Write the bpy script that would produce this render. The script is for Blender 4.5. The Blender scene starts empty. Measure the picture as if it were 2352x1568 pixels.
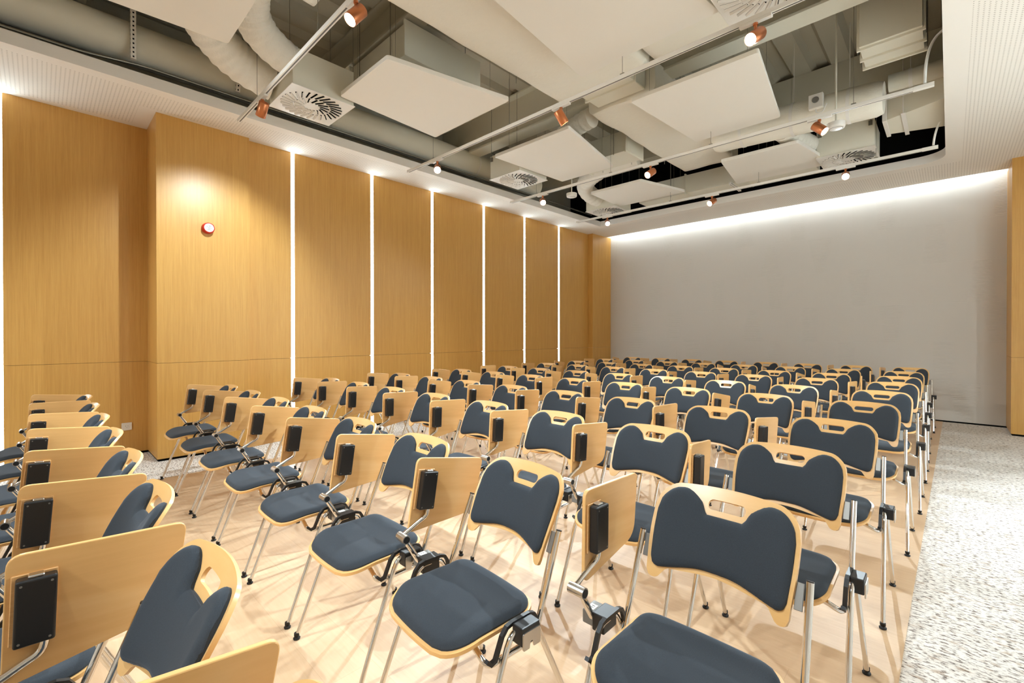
import bpy, bmesh, math, random
from mathutils import Vector, Matrix

PI = math.pi
SC = bpy.context.scene
COL = SC.collection
rnd = random.Random(7)

# ---------------------------------------------------------------- camera, world, exposure
W_PX, H_PX, F_PX = 2352.0, 1568.0, 1045.0
PITCH = 0.005
YAW = math.atan((2182.0 - 1176.0) / F_PX)
cam_d = bpy.data.cameras.new('camera')
cam = bpy.data.objects.new('camera', cam_d)
COL.objects.link(cam)
cam.location = (0, 0, 1.35)
cam.rotation_euler = (PI / 2 - PITCH, 0, YAW)
cam_d.sensor_width = 36.0
cam_d.lens = F_PX / W_PX * 36.0
cam_d.shift_y = -(784.0 - (768.0 + F_PX * math.tan(PITCH))) / W_PX
cam_d.clip_start = 0.02
SC.camera = cam

world = bpy.data.worlds.new('world')
SC.world = world
world.use_nodes = True
world.node_tree.nodes['Background'].inputs[0].default_value = (1.0, 0.95, 0.88, 1)
world.node_tree.nodes['Background'].inputs[1].default_value = 0.05

SC.view_settings.view_transform = 'Standard'
SC.view_settings.look = 'None'
SC.view_settings.gamma = 1.0
SC.view_settings.use_curve_mapping = False
SC.view_settings.exposure = 0.86
SC.cycles.use_denoising = True
SC.cycles.max_bounces = 8
SC.cycles.diffuse_bounces = 5
SC.cycles.glossy_bounces = 4
SC.cycles.sample_clamp_indirect = 6.0
SC.cycles.caustics_reflective = False
SC.cycles.caustics_refractive = False

SPOT_W = 215.0          # watts of each track spotlight
STRIP_E = 16.0          # emission of the vertical wall strips
FILL_E = 27.0           # emission of the unseen fill strips added in the right wall
COVE_E = 12.5           # emission of the strip hidden in the back cove
WARM = (0.80, 0.93, 1.0)
COOL = (0.76, 0.92, 1.0)

# ---------------------------------------------------------------- materials
def lin(c):
    return tuple(((x / 255.0) / 12.92 if x <= 10 else (((x / 255.0) + 0.055) / 1.055) ** 2.4) for x in c)

class Mat:
    def __init__(s, name, color=(200, 200, 200), rough=0.5, metal=0.0, spec=0.5):
        s.m = bpy.data.materials.new(name)
        s.m.use_nodes = True
        s.nt = s.m.node_tree
        s.b = s.nt.nodes['Principled BSDF']
        s.color = lin(color) + (1,)
        s.b.inputs['Base Color'].default_value = s.color
        s.b.inputs['Roughness'].default_value = rough
        s.b.inputs['Metallic'].default_value = metal
        s.b.inputs['Specular IOR Level'].default_value = spec
    def n(s, t, **kw):
        nd = s.nt.nodes.new(t)
        for k, v in kw.items():
            setattr(nd, k, v)
        return nd
    def l(s, a, b):
        s.nt.links.new(a, b)
    def coords(s, scale=(1, 1, 1), rot=(0, 0, 0), kind='Object'):
        tc = s.n('ShaderNodeTexCoord')
        mp = s.n('ShaderNodeMapping')
        mp.inputs['Scale'].default_value = scale
        mp.inputs['Rotation'].default_value = rot
        s.l(tc.outputs[kind], mp.inputs['Vector'])
        return mp.outputs['Vector']
    def noise(s, vec, scale=5.0, detail=3.0, rough=0.5):
        nd = s.n('ShaderNodeTexNoise')
        nd.inputs['Scale'].default_value = scale
        nd.inputs['Detail'].default_value = detail
        nd.inputs['Roughness'].default_value = rough
        s.l(vec, nd.inputs['Vector'])
        return nd.outputs['Fac']
    def ramp(s, fac, stops):
        r = s.n('ShaderNodeValToRGB')
        els = r.color_ramp.elements
        while len(els) < len(stops):
            els.new(0.5)
        for e, (p, c) in zip(els, stops):
            e.position = p
            e.color = (lin(c) if max(c) > 1.0 else tuple(c)) + (1,)
        s.l(fac, r.inputs['Fac'])
        return r.outputs['Color']
    def base(s, out):
        s.l(out, s.b.inputs['Base Color'])
    def bump(s, fac, strength=0.2, dist=0.01):
        bp = s.n('ShaderNodeBump')
        bp.inputs['Strength'].default_value = strength
        bp.inputs['Distance'].default_value = dist
        s.l(fac, bp.inputs['Height'])
        s.l(bp.outputs['Normal'], s.b.inputs['Normal'])
    def math(s, op, a, b=None, c=None):
        nd = s.n('ShaderNodeMath', operation=op)
        for i, v in enumerate((a, b, c)):
            if v is None:
                continue
            if isinstance(v, (int, float)):
                nd.inputs[i].default_value = v
            else:
                s.l(v, nd.inputs[i])
        return nd.outputs[0]
    def mix(s, fac, a, b):
        nd = s.n('ShaderNodeMix', data_type='RGBA')
        s.l(fac, nd.inputs['Factor'])
        for v, i in ((a, 6), (b, 7)):
            if isinstance(v, tuple):
                nd.inputs[i].default_value = lin(v) + (1,)
            else:
                s.l(v, nd.inputs[i])
        return nd.outputs[2]

def emit_mat(name, col, strength):
    m = Mat(name, (255, 255, 255))
    m.b.inputs['Emission Color'].default_value = tuple(col) + (1,)
    m.b.inputs['Emission Strength'].default_value = strength
    return m.m

def wood(name, c_dark, c_mid, c_light, stretch, scale, rough, spec=0.5, kind='Object', coarse=0.35):
    m = Mat(name, c_mid, rough, spec=spec)
    v = m.coords(stretch, kind=kind)
    f1 = m.noise(v, scale, 4.0, 0.6)
    f2 = m.noise(v, scale * coarse, 2.0, 0.5)
    s = m.math('ADD', m.math('MULTIPLY', f1, 0.55), m.math('MULTIPLY', f2, 0.45))
    m.base(m.ramp(s, [(0.30, c_dark), (0.5, c_mid), (0.70, c_light)]))
    m.bump(f1, 0.05, 0.002)
    return m

M = {}
M['veneer'] = wood('oak_veneer', (193, 143, 72), (204, 154, 80), (212, 164, 90), (34, 34, 0.9), 5.0, 0.36, 0.4, 'Object', 0.3).m
M['beech'] = wood('beech_ply', (219, 168, 104), (227, 177, 113), (233, 187, 126), (1.0, 0.6, 7), 5.0, 0.32, 0.5).m
M['beech_edge'] = wood('beech_ply_edge', (205, 150, 92), (216, 165, 106), (224, 178, 122), (3, 3, 90), 4.0, 0.4).m

def fabric():
    m = Mat('slate_fabric', (74, 82, 92), 0.92, spec=0.25)
    v = m.coords((1, 1, 1))
    f = m.noise(v, 900.0, 2.0, 0.6)
    m.base(m.ramp(f, [(0.3, (46, 50, 55)), (0.7, (60, 65, 71))]))
    m.b.inputs['Sheen Weight'].default_value = 0.25
    m.b.inputs['Sheen Roughness'].default_value = 0.4
    m.b.inputs['Sheen Tint'].default_value = lin((178, 188, 202)) + (1,)
    m.bump(f, 0.15, 0.0006)
    return m.m
M['fabric'] = fabric()
M['chrome'] = Mat('polished_chrome', (228, 226, 222), 0.09, 1.0).m
M['satin'] = Mat('satin_steel', (205, 200, 192), 0.28, 1.0).m
M['bracket'] = Mat('grey_bracket_steel', (132, 128, 122), 0.45, 0.8).m
M['black'] = Mat('black_plastic', (20, 20, 21), 0.38).m
M['rubber'] = Mat('black_rubber', (16, 16, 16), 0.6).m
M['grey_plastic'] = Mat('grey_plastic', (120, 116, 110), 0.45).m
M['white_label'] = Mat('white_label', (236, 234, 228), 0.5).m
M['ink'] = Mat('label_ink', (90, 90, 95), 0.6).m
M['copper'] = Mat('copper_paint', (205, 128, 82), 0.33, 0.75).m
M['white_metal'] = Mat('white_metal', (232, 226, 216), 0.45).m
M['grey_slot'] = Mat('dark_slot', (96, 88, 80), 0.5).m
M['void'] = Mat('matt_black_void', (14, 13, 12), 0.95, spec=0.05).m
M['panel'] = Mat('acoustic_panel_white', (238, 231, 219), 0.85, spec=0.2).m
M['red'] = Mat('red_plastic', (206, 42, 30), 0.35).m
M['wire'] = Mat('steel_wire', (150, 145, 132), 0.4, 0.8).m
M['socket_hole'] = Mat('socket_hole', (84, 74, 70), 0.5).m

def painted(name, col, bump_scale=0, bump=0.0, rough=0.75, stretch=(1, 1, 1)):
    m = Mat(name, col, rough, spec=0.3)
    if bump:
        v = m.coords(stretch)
        f = m.noise(v, bump_scale, 5.0, 0.62)
        m.bump(f, bump, 0.02)
    return m.m
M['duct'] = painted('painted_duct', (228, 222, 204))
M['duct_foil'] = painted('wrapped_duct', (236, 229, 213), 7.0, 0.55, 0.55)
M['flex'] = painted('flexible_duct', (238, 231, 217), 16.0, 0.7, 0.6, (1, 1, 1))
M['plenum'] = painted('painted_plenum_wall', (206, 200, 182), 3.0, 0.1)
M['deck'] = painted('painted_deck', (190, 183, 164))
M['soffit_side'] = painted('soffit_paint', (236, 229, 219))

def perforated():
    m = Mat('perforated_plasterboard', (240, 232, 221), 0.8, spec=0.2)
    tc = m.n('ShaderNodeTexCoord')
    sp = m.n('ShaderNodeSeparateXYZ')
    m.l(tc.outputs['Object'], sp.inputs[0])
    x, y = sp.outputs['X'], sp.outputs['Y']
    p = 0.029
    def cell(c):
        f = m.math('FRACT', m.math('DIVIDE', m.math('ADD', c, 20.0), p))
        return m.math('SUBTRACT', f, 0.5)
    cx, cy = cell(x), cell(y)
    d = m.math('SQRT', m.math('ADD', m.math('MULTIPLY', cx, cx), m.math('MULTIPLY', cy, cy)))
    dot = m.math('LESS_THAN', d, 0.20)
    # plain margins: by the opening, by the walls and in a seam every 2.4 m
    def band(c, lo, hi):
        return m.math('MULTIPLY', m.math('GREATER_THAN', c, lo), m.math('LESS_THAN', c, hi))
    left = band(x, -6.0, -5.62)
    leftn = m.math('MULTIPLY', band(x, -6.55, -5.62), m.math('LESS_THAN', y, 0.72))
    right = m.math('GREATER_THAN', x, 0.11)
    back = m.math('MULTIPLY', band(y, 8.66, 9.40), m.math('GREATER_THAN', x, -5.8))
    area = m.math('MAXIMUM', m.math('MAXIMUM', left, leftn), m.math('MAXIMUM', right, back))
    fac = m.math('MULTIPLY', dot, area)
    m.base(m.mix(fac, (240, 232, 221), (196, 186, 173)))
    return m.m
M['soffit'] = perforated()

def floor_wood():
    m = Mat('oak_plank_floor', (214, 178, 142), 0.42, spec=0.4)
    v = m.coords((1, 1, 1))
    br = m.n('ShaderNodeTexBrick')
    br.offset = 0.37
    br.inputs['Scale'].default_value = 1.0
    br.inputs['Brick Width'].default_value = 1.25
    br.inputs['Row Height'].default_value = 0.19
    br.inputs['Mortar Size'].default_value = 0.0012
    br.inputs['Color1'].default_value = (0.35, 0.35, 0.35, 1)
    br.inputs['Color2'].default_value = (0.65, 0.65, 0.65, 1)
    br.inputs['Mortar'].default_value = (0.0, 0.0, 0.0, 1)
    m.l(v, br.inputs['Vector'])
    gv = m.coords((1.2, 12, 1))
    g = m.noise(gv, 5.0, 5.0, 0.6)
    bw = m.n('ShaderNodeRGBToBW')
    m.l(br.outputs['Color'], bw.inputs[0])
    s = m.math('ADD', m.math('MULTIPLY', bw.outputs[0], 0.4), m.math('MULTIPLY', g, 0.6))
    m.base(m.ramp(s, [(0.15, (190, 156, 120)), (0.40, (206, 173, 137)), (0.75, (217, 187, 153))]))
    return m.m
M['floor_wood'] = floor_wood()

def terrazzo():
    m = Mat('speckled_carpet', (214, 206, 197), 0.9, spec=0.2)
    v = m.coords((0.62, 1.25, 1))
    f = m.noise(v, 62.0, 3.0, 0.62)
    f2 = m.noise(m.coords((0.6, 1.2, 1)), 26.0, 2.0, 0.5)
    c1 = m.ramp(f, [(0.36, (118, 106, 98)), (0.43, (182, 172, 163)), (0.50, (226, 219, 210)), (0.75, (236, 230, 222))])
    c2 = m.ramp(f2, [(0.30, (206, 188, 172)), (0.42, (255, 255, 255))])
    mx = m.n('ShaderNodeMix', data_type='RGBA', blend_type='MULTIPLY')
    mx.inputs['Factor'].default_value = 0.8
    m.l(c1, mx.inputs[6]); m.l(c2, mx.inputs[7])
    m.base(mx.outputs[2])
    m.bump(f, 0.5, 0.004)
    return m.m
M['carpet'] = terrazzo()

def back_wall_mat():
    m = Mat('ribbed_wall_panel', (206, 198, 188), 0.82, spec=0.2)
    tc = m.n('ShaderNodeTexCoord')
    sp = m.n('ShaderNodeSeparateXYZ')
    m.l(tc.outputs['Object'], sp.inputs[0])
    x, z = sp.outputs['X'], sp.outputs['Z']
    P_H, P_W = 0.62, 1.24
    row = m.math('FLOOR', m.math('DIVIDE', m.math('ADD', z, 0.02), P_H))
    fz = m.math('FRACT', m.math('DIVIDE', m.math('ADD', z, 0.02), P_H))
    shift = m.math('FRACT', m.math('MULTIPLY', row, 0.37))
    xs = m.math('ADD', m.math('DIVIDE', m.math('ADD', x, 20.0), P_W), shift)
    fx = m.math('FRACT', xs)
    col = m.math('FLOOR', xs)
    rndv = m.math('FRACT', m.math('MULTIPLY', m.math('SINE', m.math('ADD', m.math('MULTIPLY', col, 12.99), m.math('MULTIPLY', row, 78.2))), 43758.5))
    # slanted ribbed field inside every panel
    slant = m.math('MULTIPLY', m.math('SUBTRACT', rndv, 0.5), 0.22)
    a = m.math('ADD', m.math('MULTIPLY', m.math('SUBTRACT', fz, 0.5), slant), m.math('ADD', m.math('MULTIPLY', rndv, 0.4), 0.12))
    b = m.math('ADD', m.math('SUBTRACT', a, m.math('MULTIPLY', m.math('MULTIPLY', m.math('SUBTRACT', fz, 0.5), slant), 2.0)), 0.2)
    fld = m.math('MULTIPLY', m.math('GREATER_THAN', fx, a), m.math('LESS_THAN', fx, b))
    ribs = m.math('MULTIPLY', m.math('ADD', m.math('SINE', m.math('MULTIPLY', z, 300.0)), 1.0), 0.5)
    h_r = m.math('MULTIPLY', fld, ribs)
    j1 = m.math('LESS_THAN', fz, 0.016)
    j2 = m.math('LESS_THAN', fx, 0.006)
    joint = m.math('MAXIMUM', j1, j2)
    h = m.math('SUBTRACT', m.math('MULTIPLY', h_r, 0.6), joint)
    m.bump(h, 0.40, 0.008)
    return m.m
M['back_wall'] = back_wall_mat()

M['strip'] = emit_mat('led_diffuser', COOL, STRIP_E)
M['strip_fill'] = emit_mat('led_fill_right', COOL, FILL_E)
M['cove'] = emit_mat('cove_led', (0.74, 0.89, 1.0), COVE_E)
M['lens'] = emit_mat('spot_lens', (1.0, 0.97, 0.93), 22.0)

# ---------------------------------------------------------------- mesh building
class MB:
    def __init__(s):
        s.bm = bmesh.new()
    def face(s, vs, smooth=False):
        try:
            f = s.bm.faces.new(vs)
            f.smooth = smooth
            return f
        except ValueError:
            return None
    def box(s, x0, x1, y0, y1, z0, z1, bevel=0.0, seg=2, mat=None):
        t = bmesh.new()
        bmesh.ops.create_cube(t, size=1.0)
        for v in t.verts:
            v.co = Vector(((x0 + x1) / 2 + v.co.x * (x1 - x0), (y0 + y1) / 2 + v.co.y * (y1 - y0), (z0 + z1) / 2 + v.co.z * (z1 - z0)))
        if bevel > 0:
            bmesh.ops.bevel(t, geom=t.edges[:], offset=bevel, segments=seg, affect='EDGES', profile=0.5)
        s.add(t, mat)
        return s
    def add(s, t, mat=None, smooth=None):
        if mat is not None:
            bmesh.ops.transform(t, matrix=mat, verts=t.verts)
        me = bpy.data.meshes.new('tmp')
        t.to_mesh(me)
        t.free()
        if smooth is not None:
            for p in me.polygons:
                p.use_smooth = smooth
        s.bm.from_mesh(me)
        bpy.data.meshes.remove(me)
        return s
    def lathe(s, prof, seg=24, mat=None, smooth=True, sharp=()):
        """prof: list of (r, z); revolve about local Z. A repeated point makes a hard edge."""
        t = bmesh.new()
        rings = []
        for r, z in prof:
            if r < 1e-6:
                rings.append([t.verts.new((0, 0, z))])
            else:
                rings.append([t.verts.new((r * math.cos(2 * PI * i / seg), r * math.sin(2 * PI * i / seg), z)) for i in range(seg)])
        for a, b in zip(rings[:-1], rings[1:]):
            if len(a) == 1 and len(b) == 1:
                continue
            for i in range(seg):
                j = (i + 1) % seg
                try:
                    if len(a) == 1:
                        f = t.faces.new((a[0], b[j], b[i]))
                    elif len(b) == 1:
                        f = t.faces.new((a[i], a[j], b[0]))
                    else:
                        if (Vector(prof[rings.index(a)]) - Vector(prof[rings.index(b)])).length < 1e-7:
                            continue
                        f = t.faces.new((a[i], a[j], b[j], b[i]))
                    f.smooth = smooth
                except ValueError:
                    pass
        bmesh.ops.recalc_face_normals(t, faces=t.faces[:])
        return s.add(t, mat)
    def cyl(s, p0, p1, r, seg=16, cap=True):
        p0, p1 = Vector(p0), Vector(p1)
        d = p1 - p0
        L = d.length
        q = d.to_track_quat('Z', 'Y').to_matrix().to_4x4()
        mat = Matrix.Translation(p0) @ q
        prof = [(0, 0), (r, 0), (r, 0), (r, L), (r, L), (0, L)] if cap else [(r, 0), (r, L)]
        return s.lathe(prof, seg, mat)
    def tube(s, pts, r, seg=10, fillet=0.0, fseg=5, cap=True, radii=None):
        pts = [Vector(p) for p in pts]
        if fillet > 0:
            out = [pts[0]]
            for i in range(1, len(pts) - 1):
                a, b, c = pts[i - 1], pts[i], pts[i + 1]
                la, lc = (a - b).length, (c - b).length
                fa = min(fillet, la * 0.49)
                fc = min(fillet, lc * 0.49)
                pa = b + (a - b).normalized() * fa
                pc = b + (c - b).normalized() * fc
                for k in range(fseg + 1):
                    u = k / fseg
                    out.append(pa * (1 - u) ** 2 + b * 2 * u * (1 - u) + pc * u * u)
            out.append(pts[-1])
            pts = out
        rings = []
        up = None
        n = len(pts)
        for i, p in enumerate(pts):
            t = ((pts[min(i + 1, n - 1)] - p).normalized() + (p - pts[max(i - 1, 0)]).normalized())
            t.normalize()
            if up is None:
                up = Vector((0, 0, 1)) if abs(t.z) < 0.9 else Vector((1, 0, 0))
            up = (up - t * up.dot(t)).normalized()
            w = t.cross(up)
            rr = radii[i] if radii else r
            rings.append([s.bm.verts.new(p + (up * math.cos(2 * PI * k / seg) + w * math.sin(2 * PI * k / seg)) * rr) for k in range(seg)])
        for a, b in zip(rings[:-1], rings[1:]):
            for i in range(seg):
                j = (i + 1) % seg
                s.face((a[j], a[i], b[i], b[j]), True)
        if cap:
            for rg, rev in ((rings[0], False), (rings[-1], True)):
                vs = [s.bm.verts.new(v.co) for v in rg]
                s.face(vs[::-1] if rev else vs)
        return s
    def sweep_rect(s, pts, wx, th):
        """A rectangular bar: width wx along X, thickness th across the path, path in the YZ plane of constant X."""
        pts = [Vector(p) for p in pts]
        rings = []
        n = len(pts)
        for i, p in enumerate(pts):
            t = ((pts[min(i + 1, n - 1)] - p).normalized() + (p - pts[max(i - 1, 0)]).normalized()).normalized()
            w = Vector((1, 0, 0))
            u = t.cross(w).normalized()
            rings.append([s.bm.verts.new(p + w * a * wx / 2 + u * b * th / 2) for a, b in ((-1, -1), (1, -1), (1, 1), (-1, 1))])
        for a, b in zip(rings[:-1], rings[1:]):
            for i in range(4):
                j = (i + 1) % 4
                s.face((a[i], a[j], b[j], b[i]))
        s.face(rings[0][::-1])
        s.face(rings[-1])
        return s
    def prism(s, poly, z0, z1, mat=None, bevel=0.0):
        t = bmesh.new()
        lo = [t.verts.new((p[0], p[1], z0)) for p in poly]
        hi = [t.verts.new((p[0], p[1], z1)) for p in poly]
        t.faces.new(lo[::-1])
        t.faces.new(hi)
        n = len(poly)
        for i in range(n):
            j = (i + 1) % n
            t.faces.new((lo[i], lo[j], hi[j], hi[i]))
        bmesh.ops.recalc_face_normals(t, faces=t.faces[:])
        if bevel > 0:
            es = [e for e in t.edges if abs(e.verts[0].co.z - e.verts[1].co.z) < 1e-6]
            bmesh.ops.bevel(t, geom=es, offset=bevel, segments=2, affect='EDGES', profile=0.5)
        return s.add(t, mat)
    def sheet(s, pts, quads, fmap, smooth=True):
        """pts: 2D points; fmap(p, side) -> 3D with side 0 (front) and 1 (back); closes the rim."""
        A = [s.bm.verts.new(fmap(p, 0)) for p in pts]
        B = [s.bm.verts.new(fmap(p, 1)) for p in pts]
        cnt = {}
        for q in quads:
            s.face([A[i] for i in q], smooth)
            s.face([B[i] for i in reversed(q)], smooth)
            for k in range(len(q)):
                e = (q[k], q[(k + 1) % len(q)])
                key = (min(e), max(e))
                cnt.setdefault(key, []).append(e)
        rim = [v[0] for v in cnt.values() if len(v) == 1]
        A2, B2 = {}, {}
        for a, b in rim:
            for i in (a, b):
                if i not in A2:
                    A2[i] = s.bm.verts.new(A[i].co)
                    B2[i] = s.bm.verts.new(B[i].co)
            s.face((A2[b], A2[a], B2[a], B2[b]), smooth)
        return s
    def build(s, name, mat, parent=None, recalc=False):
        if recalc:
            bmesh.ops.recalc_face_normals(s.bm, faces=s.bm.faces[:])
        me = bpy.data.meshes.new(name)
        s.bm.to_mesh(me)
        s.bm.free()
        for m in (mat if isinstance(mat, (list, tuple)) else [mat]):
            me.materials.append(m)
        o = bpy.data.objects.new(name, me)
        COL.objects.link(o)
        if parent is not None:
            o.parent = parent
        return o

def tag(o, label=None, cat=None, group=None, kind=None):
    if label: o['label'] = label
    if cat: o['category'] = cat
    if group: o['group'] = group
    if kind: o['kind'] = kind
    return o

def thing(name, loc, label, cat, group=None, rot=(0, 0, 0)):
    o = bpy.data.objects.new(name, None)
    o.empty_display_size = 0.1
    o.location = loc
    o.rotation_euler = rot
    COL.objects.link(o)
    return tag(o, label, cat, group)

def struct(name, mb, mat, label=None):
    o = mb.build(name, mat)
    return tag(o, label, None, None, 'structure')

def copy_tree(o, parent=None):
    c = o.copy()
    COL.objects.link(c)
    c.parent = parent
    for ch in list(o.children):
        copy_tree(ch, c)
    return c

def rrect(x0, x1, y0, y1, r, n=6):
    out = []
    for cx, cy, a0 in ((x1 - r, y1 - r, 0), (x0 + r, y1 - r, PI / 2), (x0 + r, y0 + r, PI), (x1 - r, y0 + r, 1.5 * PI)):
        for k in range(n + 1):
            a = a0 + k / n * PI / 2
            out.append((cx + r * math.cos(a), cy + r * math.sin(a)))
    return out

def round_poly(poly, r, n=5):
    out = []
    N = len(poly)
    for i in range(N):
        a, b, c = Vector(poly[i - 1]), Vector(poly[i]), Vector(poly[(i + 1) % N])
        rr = r[i] if isinstance(r, (list, tuple)) else r
        pa = b + (a - b).normalized() * rr
        pc = b + (c - b).normalized() * rr
        for k in range(n + 1):
            u = k / n
            q = pa * (1 - u) ** 2 + b * 2 * u * (1 - u) + pc * u * u
            out.append((q.x, q.y))
    return out

# ---------------------------------------------------------------- the room
ZS = 3.697                      # underside of the plasterboard ceiling border
X_WALL, X_COL, X_NICHE, X_PIER = -6.13, -6.043, -6.634, -5.99
Y_BACK, Y_COVE = 9.71, 9.515
X_R, Y_F = 1.75, -4.2
Z_DECK = 4.85
OX0, OX1, OY0, OY1 = -5.487, -0.05, -3.2, 8.47   # opening in the ceiling border
EDGE_H = 0.11

b = MB(); b.box(-7.0, 3.0, -4.6, 10.0, -0.10, 0.0)
struct('floor', b, M['carpet'], 'pale speckled carpet around the plank floor')
b = MB(); b.prism([(-5.335, Y_F + 0.1), (-0.165, Y_F + 0.1), (-0.135, 3.1), (-0.075, Y_BACK - 0.012), (-5.26, Y_BACK - 0.012)], 0.0, 0.004)
struct('floor_planks', b, M['floor_wood'], 'light oak plank floor under the chairs')

# left wall: oak veneer panels between the light strips, a projecting column and a niche
STRIPS = [2.278, 3.399, 4.479, 5.626, 6.729, 7.834]
SW = 0.021
JZ = 1.045                      # horizontal joint of the veneer sheets
def veneer_panel(mb, x0, x1, y0, y1):
    mb.box(x0, x1, y0, y1, 0.025, JZ - 0.0015)
    mb.box(x0, x1, y0, y1, JZ + 0.0015, ZS)
b = MB()
ys = [1.747] + STRIPS + [8.93]
for i in range(len(ys) - 1):
    y0 = ys[i] + (SW if i > 0 else -0.05)
    y1 = ys[i + 1] - (SW if i < len(ys) - 2 else 0)
    veneer_panel(b, X_WALL - 0.05, X_WALL, y0, y1)
struct('wall_left', b, M['veneer'], 'honey oak veneer wall with vertical light strips')
b = MB(); b.box(-7.0, X_WALL - 0.045, 1.0, 10.0, 0.0, 3.72)
struct('wall_left_core', b, M['void'])
b = MB(); veneer_panel(b, X_NICHE - 0.36, X_COL, 0.861, 1.747)
struct('wall_left_column', b, M['veneer'], 'projecting oak veneer column')
b = MB(); veneer_panel(b, X_NICHE - 0.05, X_NICHE, -0.245, 0.861)
veneer_panel(b, X_NICHE - 0.05, X_NICHE, -4.3, -0.305)
struct('wall_left_niche', b, M['veneer'], 'recessed oak veneer wall left of the column')
b = MB(); b.box(-7.1, X_NICHE - 0.045, -4.4, 1.0, 0.0, 3.72)
struct('wall_left_niche_core', b, M['void'])
b = MB(); veneer_panel(b, X_PIER - 0.3, X_PIER, 8.93, Y_BACK + 0.05)
struct('wall_left_pier', b, M['veneer'], 'oak veneer pier beside the back wall')
b = MB()
b.box(X_WALL - 0.03, X_WALL - 0.008, 1.7, 8.95, 0.0, 0.026)
b.box(X_NICHE - 0.03, X_NICHE - 0.008, -4.2, 0.86, 0.0, 0.026)
b.box(X_NICHE - 0.3, X_COL - 0.010, 0.871, 1.737, 0.0, 0.026)
b.box(X_PIER - 0.2, X_PIER - 0.010, 8.94, Y_BACK, 0.0, 0.026)
struct('baseboard_left', b, M['void'], 'black recessed plinth')

# back wall with the light cove above it
b = MB(); b.box(X_PIER - 0.3, X_R + 0.2, Y_BACK, Y_BACK + 0.12, 0.022, 4.3)
struct('wall_back', b, M['back_wall'], 'greige relief panel back wall')
b = MB(); b.box(X_PIER, X_R, Y_BACK - 0.004, Y_BACK + 0.03, 0.0, 0.022)
struct('baseboard_back', b, M['void'], 'thin black shadow gap')
b = MB(); b.box(X_PIER - 0.2, X_R + 0.2, Y_COVE - 0.02, Y_BACK + 0.12, 4.0, 4.1)
struct('trim_1', b, M['soffit_side'], 'top of the light cove')
b = MB(); veneer_panel(b, 0.590, X_R + 0.1, 9.0, Y_BACK + 0.05)
struct('wall_right_column', b, M['veneer'], 'oak veneer column at the right')
b = MB(); b.box(0.602, X_R, 9.012, Y_BACK, 0.0, 0.026)
struct('baseboard_right', b, M['void'])
b = MB()
ys = [Y_F] + [3.0, 4.1, 5.2, 6.3] + [9.05]
for i in range(len(ys) - 1):
    veneer_panel(b, X_R, X_R + 0.05, ys[i] + SW, ys[i + 1] - SW)
struct('wall_right', b, M['soffit_side'], 'white wall with added fill light strips, right of the aisle')
b = MB(); b.box(X_R + 0.045, X_R + 0.15, -4.4, 10.0, 0.0, 5.0)
struct('wall_right_core', b, M['void'])
b = MB(); b.box(-7.1, X_R + 0.15, Y_F - 0.15, Y_F, 0.0, 5.0)
struct('wall_front', b, M['soffit_side'])

# ceiling border (soffit) with a large opening whose far right corner is rounded
t = bmesh.new()
R = 0.27
inner = [(OX0, OY0), (OX0, OY1)]
for k in range(9):
    a = PI / 2 - k / 8 * PI / 2
    inner.append((OX1 - R + R * math.cos(a), OY1 - R + R * math.sin(a)))
inner.append((OX1, OY0))
outer = [(-7.0, Y_F), (-7.0, Y_COVE), (X_R, Y_COVE), (X_R, Y_F)]
def ring_faces(t, inner, outer, z, flip):
    vi = [t.verts.new((p[0], p[1], z)) for p in inner]
    vo = [t.verts.new((p[0], p[1], z)) for p in outer]
    es = [t.edges.new((vi[i], vi[(i + 1) % len(vi)])) for i in range(len(vi))]
    es += [t.edges.new((vo[i], vo[(i + 1) % len(vo)])) for i in range(len(vo))]
    bmesh.ops.triangle_fill(t, use_beauty=True, use_dissolve=False, edges=es)
    return vi, vo
vi, vo = ring_faces(t, inner, outer, ZS, False)
mb = MB(); mb.add(t)
struct('ceiling', mb, M['soffit'], 'white perforated plasterboard ceiling border')
mb = MB()
n = len(inner)
lo = [mb.bm.verts.new((p[0], p[1], ZS)) for p in inner]
hi = [mb.bm.verts.new((p[0], p[1], ZS + EDGE_H)) for p in inner]
for i in range(n):
    j = (i + 1) % n
    mb.face((lo[i], lo[j], hi[j], hi[i]), 2 <= i <= 9)
o2 = [(OX0 - 0.06, OY0 - 0.06), (OX0 - 0.06, OY1 + 0.06), (OX1 + 0.06, OY1 + 0.06), (OX1 + 0.06, OY0 - 0.06)]
ring_faces(mb.bm, inner, o2, ZS + EDGE_H, False)
struct('trim_2', mb, M['soffit_side'], 'upstand around the ceiling opening')
mb = MB()
mb.box(-7.0, OX0 - 0.06, Y_F, Y_COVE, ZS + 0.02, ZS + 0.03)
mb.box(OX1 + 0.06, X_R, Y_F, Y_COVE, ZS + 0.02, ZS + 0.03)
mb.box(OX0 - 0.06, OX1 + 0.06, OY1 + 0.06, Y_COVE, ZS + 0.02, ZS + 0.03)
mb.box(OX0 - 0.06, OX1 + 0.06, Y_F, OY0 - 0.06, ZS + 0.02, ZS + 0.03)
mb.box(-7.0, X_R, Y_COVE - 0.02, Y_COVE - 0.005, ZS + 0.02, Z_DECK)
struct('ceiling_top', mb, M['void'])  # top side coloured black to keep the plenum in shade
b = MB(); b.box(-7.0, X_R, Y_COVE - 0.004, Y_COVE, ZS - 0.0, 4.0)
struct('trim_3', b, M['soffit_side'])

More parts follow.
